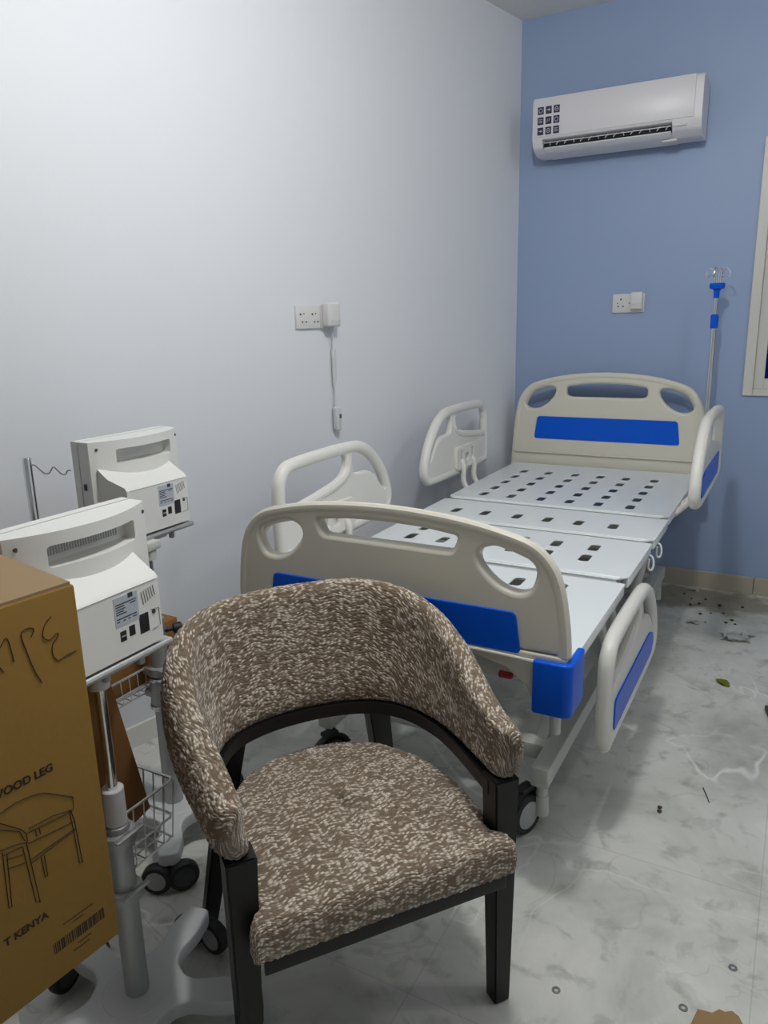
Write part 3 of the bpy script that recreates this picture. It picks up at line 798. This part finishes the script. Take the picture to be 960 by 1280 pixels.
# ------------------------------------------------------------------ patient monitors on trolleys
def star_base(R, ang, zt):
    """organic five-legged base outline"""
    pts = []
    for k in range(5):
        a = ang+k*2*PI/5
        d = Vector((math.cos(a), math.sin(a))); p = Vector((-d.y, d.x))
        for r, w in ((.078, -.034), (.105, -.024), (R*.72, -.031), (R, -.024)): pts.append(d*r+p*w)
        for r, w in ((R, .024), (R*.72, .031), (.105, .024), (.078, .034)): pts.append(d*r+p*w)
        m = Vector((math.cos(a+PI/5), math.sin(a+PI/5))); pts.append(m*.083)
    o = [(v.x, v.y) for v in pts]
    return roundpoly(o, .014, 4)
def trolley(loc, ang, label, tray_z, tray_x, tray_y, spec, bk, yaw0=0):
    t = thing('monitor_trolley', label, 'trolley', (loc[0], loc[1], 0), 0, 'monitor trolleys')
    R = .215
    bm = NB(); add_mesh(bm, plate_mesh(star_base(R, ang, .1), [], .034, .005, XY(0, 0, .084)))
    lathe(bm, [(.070, .096), (.062, .1025), (.030, .1035)], (0, 0, 0))
    base = link('base', bm, M_base_tr, t)
    for k in range(5):
        a = ang+k*2*PI/5; d = Vector((math.cos(a), math.sin(a), 0)); p = Vector((-d.y, d.x, 0))
        c = d*(R-.012)
        bm = NB(); cyl(bm, (c.x, c.y, .055), (c.x, c.y, .075), .012); box(bm, (c.x, c.y, .052), (.03, .03, .018), .006, 2, Matrix.Rotation(a, 3, 'Z'))
        cs = link('caster', bm, M_black, t)
        for s in (-1, 1):
            cc = c+Vector((math.cos(a+.5), math.sin(a+.5), 0))*0 + p*s*.030 + d*.008
            wb, hb_ = wheel_bm((cc.x, cc.y, .038), tuple(d+p*.28*s), .037, .024)
            link('wheel', wb, M_black, cs); link('hub', hb_, M_hub if s < 0 else M_dark, cs)
    # stacked tubes: (z0, z1, r, material, name)
    for z0, z1, r, m, nm in spec:
        bm = NB(); lathe(bm, [(r-.002, z0), (r, z0+.002), (r, z1-.002), (r-.002, z1)], (0, 0, 0), seg=30); link(nm, bm, m, t)
    # bracket and tray
    bm = NB()
    zp = spec[-1][1]
    cyl(bm, (0, 0, zp-.03), (0, 0, zp-.004), .018)
    bx(bm, (min(-.02, tray_x-.13), -.022, zp-.006), (.022, .022, tray_z-.014), .004)
    bx(bm, (tray_x-.13, min(0, tray_y)-.03, tray_z-.026), (tray_x-.01, max(0, tray_y)+.03, tray_z-.012), .003)
    br = link('bracket', bm, M_frame, t)
    for dy in (-.02, .055):
        bm = NB(); lathe(bm, [(.004, -.024), (.007, -.022), (.007, -.008), (.004, 0)], (tray_x-.02, tray_y+dy, tray_z-.014)); link('knob', bm, M_hub, br)
    bm = NB(); bx(bm, (tray_x-.20, tray_y-.110, tray_z-.014), (tray_x, tray_y+.110, tray_z-.004), .003)
    tube(bm, [(tray_x+.002, tray_y-.108, tray_z-.010), (tray_x+.002, tray_y+.108, tray_z-.010)], .006, 10)
    link('tray', bm, M_aluT, t)
    # basket: rim z, bottom z, near x, depth, y0, y1
    rz, bz, nx, dp, y0, y1 = bk
    bk_o = NB(); w = .0022; i = .012
    rect = lambda x0, x1, ya, yb, z: [(x0, ya, z), (x1, ya, z), (x1, yb, z), (x0, yb, z)]
    top = rect(nx-dp, nx, y0, y1, rz); low = rect(nx-dp+i, nx-i*.4, y0+i, y1-i, bz); mid = rect(nx-dp+i*.6, nx-i*.2, y0+i*.5, y1-i*.5, bz+(rz-bz)*.38)
    for q, rr in ((top, .0032), (mid, .0026), (low, .0024)):
        tube(bk_o, [Vector(a).lerp(Vector(b), s) for a, b in zip(q, q[1:]+q[:1]) for s in (.04, .5, .96)], rr, 6, True)
    ny = max(4, round((y1-y0)/.026)); nxn = max(3, round(dp/.026))
    L = lambda a, b, s: Vector(a).lerp(Vector(b), s)
    for k in range(ny+1):
        s = k/ny
        tube(bk_o, [L(top[1], top[2], s), L(low[1], low[2], s), L(low[0], low[3], s), L(top[0], top[3], s)], w*.75, 5)
    for k in range(1, nxn):
        s = k/nxn
        tube(bk_o, [L(top[0], top[1], s), L(low[0], low[1], s), L(low[3], low[2], s), L(top[3], top[2], s)], w*.75, 5)
    b = link('basket', bk_o, M_wire, t)
    for z in (rz-.005, bz+.004):
        bm = NB()
        lathe(bm, [(.0255, z-.012), (.031, z-.010), (.031, z+.010), (.0255, z+.012)], (0, 0, 0))
        bx(bm, (nx-.004, -.028, z-.010), (-.014, .028, z+.010), .003)
        bx(bm, (.022, -.030, z+.008), (.034, .030, z+.012), .001)
        link('basket_clamp', bm, M_aluT, b)
    return t
FX, FYY = -.978, .770
BXX, BYY = -1.333, 1.235
tf = trolley((FX, FYY), math.radians(28), 'nearer grey wheeled trolley beside the carton, chrome upper tube', .772, .040, .020,
    [(.100, .46, .0215, M_aluT, 'column'), (.46, .53, .019, M_base_tr, 'collar'), (.525, .75, .0098, M_chrome, 'chrome_tube')],
    (.440, .315, -.028, .19, -.095, .165))
tb = trolley((BXX, BYY), math.radians(-50), 'farther grey wheeled trolley behind the armchair, thick steel collars', .820, -.005, .050,
    [(.100, .375, .0235, M_aluT, 'column'), (.372, .384, .0335, M_chrome, 'ring'), (.384, .448, .0305, M_aluT, 'collar'), (.448, .458, .0335, M_chrome, 'ring'), (.455, .61, .0205, M_aluT, 'column'), (.60, .79, .0085, M_chrome, 'chrome_tube')],
    (.478, .41, -.030, .19, -.155, .165))
bm = NB(); lathe(bm, [(.006, 0), (.006, .02), (.013, .022), (.014, .04), (.009, .044)], (.014, .012, .575), (.55, .83, .0)); link('lock_knob', bm, M_black, tb)

def monitor(loc, label, grille):
    """local: +x rear (towards the room), y width, z up; origin under the rear edge of the housing"""
    t = thing('patient_monitor', label, 'monitor', loc, 0, 'patient monitors')
    W2 = .141; HH = .223; xb = -.090; YO = .022                    # bezel half width, height, plane of its rear edge
    # bezel shell: rear skin bulges towards the middle of the top edge
    def slab(x_front, x_rear_fn, w2, z0, z1, n=14):
        x_fn = x_rear_fn; x_rear_fn = lambda y: x_fn(y-YO)
        bm = NB(); A, B, C_, D = [], [], [], []
        for i in range(n+1):
            y = YO-w2+2*w2*i/n
            xr = x_rear_fn(y)
            A.append(bm.verts.new((x_front, y, z0))); B.append(bm.verts.new((x_front, y, z1)))
            C_.append(bm.verts.new((xr, y, z1))); D.append(bm.verts.new((x_rear_fn(y)-.0, y, z0)))
        for i in range(n):
            bm.faces.new((A[i], A[i+1], B[i+1], B[i])); bm.faces.new((B[i], B[i+1], C_[i+1], C_[i]))
            bm.faces.new((C_[i], C_[i+1], D[i+1], D[i])); bm.faces.new((D[i], D[i+1], A[i+1], A[i]))
        bm.faces.new((A[0], B[0], C_[0], D[0])); bm.faces.new((A[n], B[n], C_[n], D[n]))
        return bm
    bulge = lambda y: xb+.042*(1-(y/W2)**2)
    bm = slab(xb-.034, bulge, W2, 0, HH)
    es = [e for e in bm.edges if len(e.link_faces) == 2 and e.calc_face_angle(0) > .8]
    bmesh.ops.bevel(bm, geom=es, offset=.008, segments=3, affect='EDGES')
    me = bpy.data.meshes.new('shell'); bmesh.ops.recalc_face_normals(bm, faces=bm.faces); bm.to_mesh(me); bm.free()
    cut = NB(); bx(cut, (xb-.004, YO-.085, .166), (xb+.08, YO+.095, .202), .006, 2)
    me = boolean_cut(me, cut)
    sh = link_mesh('shell', me, M_mon, t)
    if grille:
        bm = NB()
        for k in range(30):
            bx(bm, (xb-.0045, YO-.079+k*.0053, .176), (xb-.003, YO-.0765+k*.0053, .190))
        link('vent_grille', bm, M_hub, sh, False)
    # front bezel with screen, facing the white wall
    bm = slab(xb-.056, lambda y: xb-.036, W2+.001, -.002, HH+.001)
    bmesh.ops.bevel(bm, geom=[e for e in bm.edges if len(e.link_faces) == 2 and e.calc_face_angle(0) > .8], offset=.007, segments=3, affect='EDGES')
    fr = link('front_bezel', bm, M_mon, t)
    bm = NB(); bx(bm, (xb-.058, YO-.12, .035), (xb-.055, YO+.12, .205), .001); link('screen', bm, M_mondark, fr)
    # rear housing: sloping top, bevelled edges
    y0, y1 = -.100, .095
    def housing():
        bm = NB(); n = 8
        prof = [(xb+.002, .0), (0, .0), (0, .112), (-.006, .120), (-.05, .138), (xb+.010, .160)]
        a = [bm.verts.new((x, y0 - (.008 if x < -.04 else 0), z)) for x, z in prof]; b = [bm.verts.new((x, y1+(.008 if x < -.04 else 0), z)) for x, z in prof]
        m = len(prof)
        bm.faces.new(a); bm.faces.new(b)
        for i in range(m): bm.faces.new((a[i], a[(i+1) % m], b[(i+1) % m], b[i]))
        es = [e for e in bm.edges if e.calc_face_angle(0) > .25]
        bmesh.ops.bevel(bm, geom=es, offset=.007, segments=3, affect='EDGES')
        return bm
    ho = link('rear_housing', housing(), M_mon, t)
    bm = NB(); bx(bm, (-.0015, y0+.008, .1105), (.0006, y1-.008, .1118)); link('seam', bm, M_hub, ho, False)
    # rating label with unreadable dark lines
    bm = NB(); bx(bm, (-.0005, -.004, .055), (.0007, .046, .105)); lb = link('rating_label', bm, M_label, ho, False)
    bm = NB()
    for z, a, b in ((.0925, .0, .044), (.0885, .0, .018), (.0885, .03, .042), (.084, .0, .020), (.080, .0, .016), (.076, .0, .022), (.068, .0, .042), (.0635, .0, .006), (.0635, .013, .018), (.0635, .024, .028), (.0635, .034, .042)):
        bx(bm, (.0006, a-.001, z-.0009), (.0010, b-.001, z+.0009))
    bx(bm, (.0006, .026, .098), (.0010, .036, .106))
    link('label_print', bm, M_ink, lb, False)
    for ya, yb, za, zb in ((.003, .016, .028, .046), (.022, .035, .031, .049), (.045, .066, .026, .060)):
        bm = NB(); bx(bm, (-.006, ya, za), (.0008, yb, zb), .001); po = link('port', bm, M_mondark, ho)
        if ya < .01:
            bm = NB(); bx(bm, (.0006, ya+.002, za+.008), (.0012, yb-.002, za+.0105)); link('port_tongue', bm, M_hub, po, False)
    bm = NB()
    tube(bm, [(.0008, .072, .026), (.0008, .066+.024, .028), (.0008, .090, .060), (.0008, .072, .062)], .0006, 6); link('panel_line', bm, M_hub, ho)
    bm = NB(); cyl(bm, (-.004, .078, .056), (.0012, .078, .056), .004, seg=14); link('earth_stud', bm, M_dark, ho)
    bm = NB()
    for k in range(6):
        yy = .058+k*.0052
        tube(bm, [(.0006, yy, .075+.002*k), (.0006, yy-.0035, .103-.001*(5-k))], .0008, 5)
    link('speaker_slots', bm, M_hub, ho)
    for y_, z_ in ((YO-.125, .205), (YO+.132, .205)):
        bm = NB(); xs = bulge(y_-YO); cyl(bm, (xs-.006, y_, z_), (xs+.0012, y_, z_), .0035, seg=12); link('screw_plug', bm, M_dark, sh)
    bm = NB(); bx(bm, (xb-.026, YO-W2-.003, .11), (xb-.018, YO-W2+.001, .125), .001); link('side_button', bm, M_dark, sh)
    return t
monitor((-.934, .785, .773), 'nearer white patient monitor seen from behind, right beside the cardboard carton', True)
monitor((-1.336, 1.292, .821), 'farther white patient monitor seen from behind, against the white wall', False)

# ------------------------------------------------------------------ pole with the wavy wire hook
hp = thing('hook_stand', 'slim chrome stand with a wavy wire hook against the white wall, left', 'stand', (-1.589, 1.130, 0))
bm = NB(); lathe(bm, [(.092, .001), (.098, .004), (.098, .018), (.02, .030)], (0, 0, 0)); link('foot', bm, M_base_tr, hp)
bm = NB(); lathe(bm, [(.0105, .02), (.0105, 1.003), (.0085, 1.007)], (0, 0, 0), seg=20); link('pole', bm, M_chrome, hp)
bm = NB()
hd = Vector((.55, .835, 0))
pts = [(0.006, 1.010), (.016, 1.008), (.026, .996), (.036, .986), (.046, .986), (.056, .999), (.064, .992), (.073, .981), (.082, .979), (.088, .987), (.096, .987)]
tube(bm, cr([(hd.x*a*.98, hd.y*a*.98, z-.021) for a, z in pts], 5), .0017, 8); link('wire_hook', bm, M_steel, hp)

# ------------------------------------------------------------------ cartons
ang6 = math.radians(6)
CD = Vector((math.sin(ang6), math.cos(ang6), 0))            # along the printed face, away from the camera
CN = Vector((math.cos(ang6), -math.sin(ang6), 0))           # outward normal of the printed face
CZ0, CZ1 = .443, .982
ct = thing('carton', 'large brown cardboard carton printed with a chair drawing, in front on the left', 'box', (-.794, .608, CZ0), -ang6)
# local frame: +y along the face away from camera (corner at y = 0), +x outward normal
bm = NB()
box(bm, (-.29, -.33, (CZ1-CZ0)/2), (.58, .66, CZ1-CZ0), .004, 2)
body = link('body', bm, M_card, ct)
bm = NB()
def flap(bm, pts, th=.004):
    a = [bm.verts.new(p) for p in pts]; b = [bm.verts.new((p[0], p[1], p[2]+th)) for p in pts]; n = len(pts)
    bm.faces.new(a); bm.faces.new(b)
    for i in range(n): bm.faces.new((a[i], a[(i+1) % n], b[(i+1) % n], b[i]))
T = CZ1-CZ0
flap(bm, [(-.004, -.655, T), (-.004, -.004, T), (-.15, -.004, T+.010), (-.288, -.004, T+.012), (-.288, -.655, T+.012), (-.15, -.655, T+.010)])
flap(bm, [(-.576, -.655, T), (-.576, -.004, T), (-.43, -.004, T+.010), (-.292, -.004, T+.012), (-.292, -.655, T+.012), (-.43, -.655, T+.010)])
link('top_flap', bm, M_cardtop, ct)
HAND = [[(0.1058, 0.9342), (0.0962, 0.9431), (0.0917, 0.911)], [(0.1138, 0.918), (0.106, 0.9032)], [(0.0614, 0.8702), (0.0687, 0.8896), (0.0746, 0.9161), (0.0786, 0.9414), (0.0692, 0.9462), (0.062, 0.9422), (0.0672, 0.9332)], [(0.0377, 0.9505), (0.0468, 0.9437), (0.0519, 0.9295), (0.0439, 0.9214), (0.0329, 0.9265), (0.0324, 0.9222), (0.041, 0.9132), (0.0419, 0.8992), (0.0359, 0.8906), (0.025, 0.8925), (0.0097, 0.8938)]]
DRAW = [[(0.1487, 0.7263), (0.1373, 0.7277), (0.1177, 0.7307), (0.0982, 0.7288), (0.0806, 0.7236), (0.0427, 0.6956), (0.044, 0.6776), (0.0735, 0.6854), (0.1064, 0.687)], [(0.1488, 0.7254), (0.1392, 0.7152), (0.1156, 0.6918), (0.1102, 0.6817), (0.1099, 0.6695), (0.1259, 0.6756), (0.1446, 0.6793)], [(0.1507, 0.713), (0.1405, 0.7065), (0.1179, 0.6899), (0.1133, 0.6739)], [(0.1172, 0.6676), (0.1117, 0.5804), (0.1065, 0.5764), (0.1118, 0.6707)], [(0.1423, 0.6756), (0.1456, 0.5966), (0.1418, 0.5959), (0.1374, 0.6701)], [(0.1082, 0.6816), (0.0465, 0.6757)], [(0.1093, 0.6669), (0.0465, 0.6596)], [(0.1088, 0.6431), (0.0458, 0.6487)], [(0.1095, 0.638), (0.0461, 0.6465)], [(0.0506, 0.6782), (0.0482, 0.6478), (0.0464, 0.5948), (0.042, 0.5931), (0.0451, 0.6621), (0.0484, 0.678)], [(0.0961, 0.6379), (0.0952, 0.6076), (0.0916, 0.6062), (0.092, 0.6374)], [(0.1421, 0.6711), (0.1172, 0.6676)], [(0.1395, 0.6628), (0.116, 0.6558)], [(0.1395, 0.6498), (0.1158, 0.6434)], [(0.0983, 0.6797), (0.0976, 0.6704)], [(0.0931, 0.6797), (0.0924, 0.6704)]]
# mirrored far half of the printed chair, running on towards the camera
bm = NB()
for s in DRAW:
    tube(bm, [(.0004, -a, z-CZ0) for a, z in s], .00055, 5)
tube(bm, [(.0004, -a, z-CZ0) for a, z in [(.1487, .7263), (.165, .718), (.176, .70), (.178, .682), (.160, .676), (.1446, .6793)]], .00055, 5)
link('chair_drawing', bm, M_print, ct)
bm = NB()
for s in HAND:
    tube(bm, cr([(.0004, -a, z-CZ0, ) for a, z in s], 5), .0006, 5)
link('handwriting', bm, M_pen, ct)
def text_on_face(name, s, a_right, z, size, bold=.0004):
    cu = bpy.data.curves.new('t', 'FONT'); cu.body = s; cu.size = size; cu.align_x = 'RIGHT'; cu.extrude = .0002; cu.offset = bold
    o = bpy.data.objects.new('t', cu); COL.objects.link(o)
    dg = bpy.context.evaluated_depsgraph_get(); me = bpy.data.meshes.new_from_object(o.evaluated_get(dg))
    bpy.data.objects.remove(o); bpy.data.curves.remove(cu)
    me.transform(Matrix(((0, 0, 1, .0005), (1, 0, 0, -a_right), (0, 1, 0, z-CZ0), (0, 0, 0, 1))))
    return link_mesh(name, me, M_print, ct, False)
text_on_face('printed_text', 'WOOD LEG', .0634, .7478, .0150)
text_on_face('printed_text', 'T KENYA', .0990, .5478, .0146)
bm = NB(); y = .0985; k = 0
while y > .0205:
    w = random.choice((.0008, .0012, .0018, .0024)); zz = .4862+(.0985-y)*.02
    bx(bm, (-.0002, -y, zz-CZ0), (.0004, -(y-w), zz+.0165-CZ0)); y -= w+random.choice((.0008, .0011, .0016))
link('barcode', bm, M_print, ct, False)
bm = NB()
for z, a, b in ((.5205, .081, .038), (.5145, .068, .052), (.4775, .064, .045), (.4700, .072, .047)):
    q = a
    while q > b:
        w = random.uniform(.0008, .002); bx(bm, (-.0002, -q, z-CZ0), (.0003, -(q-w), z+.0022-CZ0)); q -= w+.0008
link('fine_print', bm, M_print, ct, False)
# foam block that carries the carton
fm = NB(); box(fm, (-.26, -.36, (CZ0-.001)/2), (.50, .42, CZ0-.001), .006, 2)
fo = link('foam_block', fm, M_foam); fo.location = (-.794, .608, 0); fo.rotation_euler = (0, 0, -ang6)
tag(fo, 'white foam packing block underneath the printed carton', 'foam block')
# flat carton standing askew in the nearer trolley's basket
bm = NB(); box(bm, (0, 0, 0), (.075, .19, .375), .003, 2)
c2 = link('flat_carton', bm, M_card2); c2.location = (-1.10, .793, .531); c2.rotation_euler = (math.radians(11), 0, 0)
tag(c2, 'narrow brown carton leaning in the wire basket of the nearer trolley', 'box')
bm = NB(); box(bm, (0, 0, .07), (.13, .25, .14), .003, 2)
c3 = link('small_carton', bm, M_card2); c3.location = (-1.455, 1.238, .415)
tag(c3, 'brown carton in the wire basket of the farther trolley', 'box')

# ------------------------------------------------------------------ litter on the floor
def blob(r, zs=.6, seed=0, n=1):
    rnd = random.Random(seed); bm = NB(); bmesh.ops.create_icosphere(bm, subdivisions=2, radius=r)
    for v in bm.verts: v.co = Vector((v.co.x*rnd.uniform(.75, 1.25), v.co.y*rnd.uniform(.75, 1.25), v.co.z*zs*rnd.uniform(.8, 1.2)))
    mz = min(v.co.z for v in bm.verts)
    for v in bm.verts: v.co.z -= mz
    return bm
CR = [(-.30, 3.42), (-.355, 3.52), (-.32, 3.55), (-.26, 3.45), (-.21, 3.47), (-.235, 3.56), (-.30, 3.62), (-.17, 3.40), (-.155, 3.36), (-.19, 3.36), (-.40, 3.66), (-.14, 3.58), (-.27, 3.33), (-.36, 3.60)]
for k, (x, y) in enumerate(CR):
    o = link('soil_crumb', blob(random.uniform(.004, .009), .55, k), M_crumb); o.location = (x, y, 0)
    tag(o, 'dark soil crumb on the dirty floor by the blue wall', 'crumb', 'soil crumbs by the blue wall')
for k, (x, y) in enumerate(((-.228, 1.912), (-.226, 1.895))):
    o = link('pebble', blob(.006, .6, 40+k), M_crumb); o.location = (x, y, 0)
    tag(o, 'tiny dark pebble, one of a pair on the open floor right of the bed', 'pebble', 'pebble pair')
def crumple(w, d, h, n, seed):
    rnd = random.Random(seed); bm = NB(); G = []
    for i in range(n+1):
        G.append([bm.verts.new(((i/n-.5)*w*(1+.3*rnd.uniform(-1, 1)), (j/n-.5)*d*(1+.3*rnd.uniform(-1, 1)), .002+h*rnd.random())) for j in range(n+1)])
    for i in range(n):
        for j in range(n): bm.faces.new((G[i][j], G[i+1][j], G[i+1][j+1], G[i][j+1]))
    bmesh.ops.solidify(bm, geom=list(bm.faces), thickness=.0012)
    mz = min(v.co.z for v in bm.verts)
    for v in bm.verts: v.co.z -= mz
    return bm
o = link('plastic_film', crumple(.11, .09, .022, 7, 3), M_film, None, True, 10); o.location = (-.139, 3.205, 0); tag(o, 'crumpled clear plastic film lying on the floor near the blue wall', 'plastic film')
o = link('paper_scrap', crumple(.05, .04, .02, 4, 5), M_scrap, None, True, 10); o.location = (-.372, 3.735, 0); tag(o, 'crumpled white paper scrap right at the skirting tiles', 'scrap')
o = link('paper_scrap', crumple(.05, .03, .012, 4, 6), M_scrap, None, True, 10); o.location = (-.315, 3.30, 0); tag(o, 'white paper scrap among the soil crumbs beside the bed', 'scrap')
bm = NB()
lf = [(0, -.032), (.014, -.016), (.019, .004), (.010, .024), (0, .038), (-.012, .022), (-.018, .002), (-.012, -.018)]
a = [bm.verts.new((x, y, .002+.012*abs(x)/.02+.004*(y/.04)**2)) for x, y in lf]; c = bm.verts.new((0, 0, .002))
for i in range(len(a)): bm.faces.new((a[i], a[(i+1) % len(a)], c))
bmesh.ops.solidify(bm, geom=list(bm.faces), thickness=.0008)
mz = min(v.co.z for v in bm.verts)
for v in bm.verts: v.co.z -= mz
o = link('leaf', bm, M_leaf); o.location = (-.146, 2.757, 0); o.rotation_euler = (0, 0, .8); tag(o, 'small yellow-green leaf fallen on the grey floor', 'leaf')
bm = NB(); add_mesh(bm, plate_mesh([(-.042, -.05), (-.05, .0), (-.028, .012), (-.022, .03), (-.012, .032), (-.004, .044), (.01, .042), (.028, .026), (.048, .012), (.055, -.05)], [], .004, .001, XY(0, 0, .0025)))
o = link('cardboard_scrap', bm, M_tan); o.location = (-.012, 1.285, 0); o.rotation_euler = (0, 0, -.35); tag(o, 'torn piece of brown cardboard on the floor at the lower right', 'scrap')
bm = NB(); box(bm, (0, 0, .009), (.018, .16, .018), .003, 2)
o = link('metal_bar', bm, M_dark); o.location = (.022, 2.545, 0); o.rotation_euler = (0, 0, .25); tag(o, 'short dark bar lying on the floor at the right', 'bar')
for (x, y, lb_) in ((-.312, 1.221, 'steel washer on the floor beside the front armchair leg'), (-.008, 1.439, 'steel washer on the floor above the torn cardboard'), (-.084, 1.295, 'steel washer on the floor left of the torn cardboard')):
    bm = NB()
    lathe(bm, [(.004, 0.0), (.0085, 0.0), (.0085, .0016), (.004, .0016), (.004, 0.0)], (0, 0, .0002), seg=20)
    for f in [f for f in bm.faces if len(f.verts) > 4]: bm.faces.remove(f)
    o = link('washer', bm, M_steel); o.location = (x, y, 0); tag(o, lb_, 'washer', 'steel washers')
TW = [([(-.50, 1.02), (-.49, .985), (-.478, .955)], 'dark thin twig on the floor below the armchair, the upright one'), ([(-.545, .968), (-.50, .943), (-.45, .926), (-.43, .933)], 'dark thin twig on the floor below the armchair, the sideways one'), ([(-.36, 1.90), (-.345, 1.86), (-.335, 1.845)], 'thin twig on the floor in the bed shadow')]
TW = TW[:2]+[([(-.135, 2.06), (-.12, 2.02), (-.112, 1.995)], 'thin grey twig on the open floor to the right')]
for pts, lb_ in TW:
    bm = NB(); tube(bm, cr([(x, y, .0022) for x, y in pts], 4), .0014, 6); o = link('twig', bm, M_crumb); tag(o, lb_, 'twig')
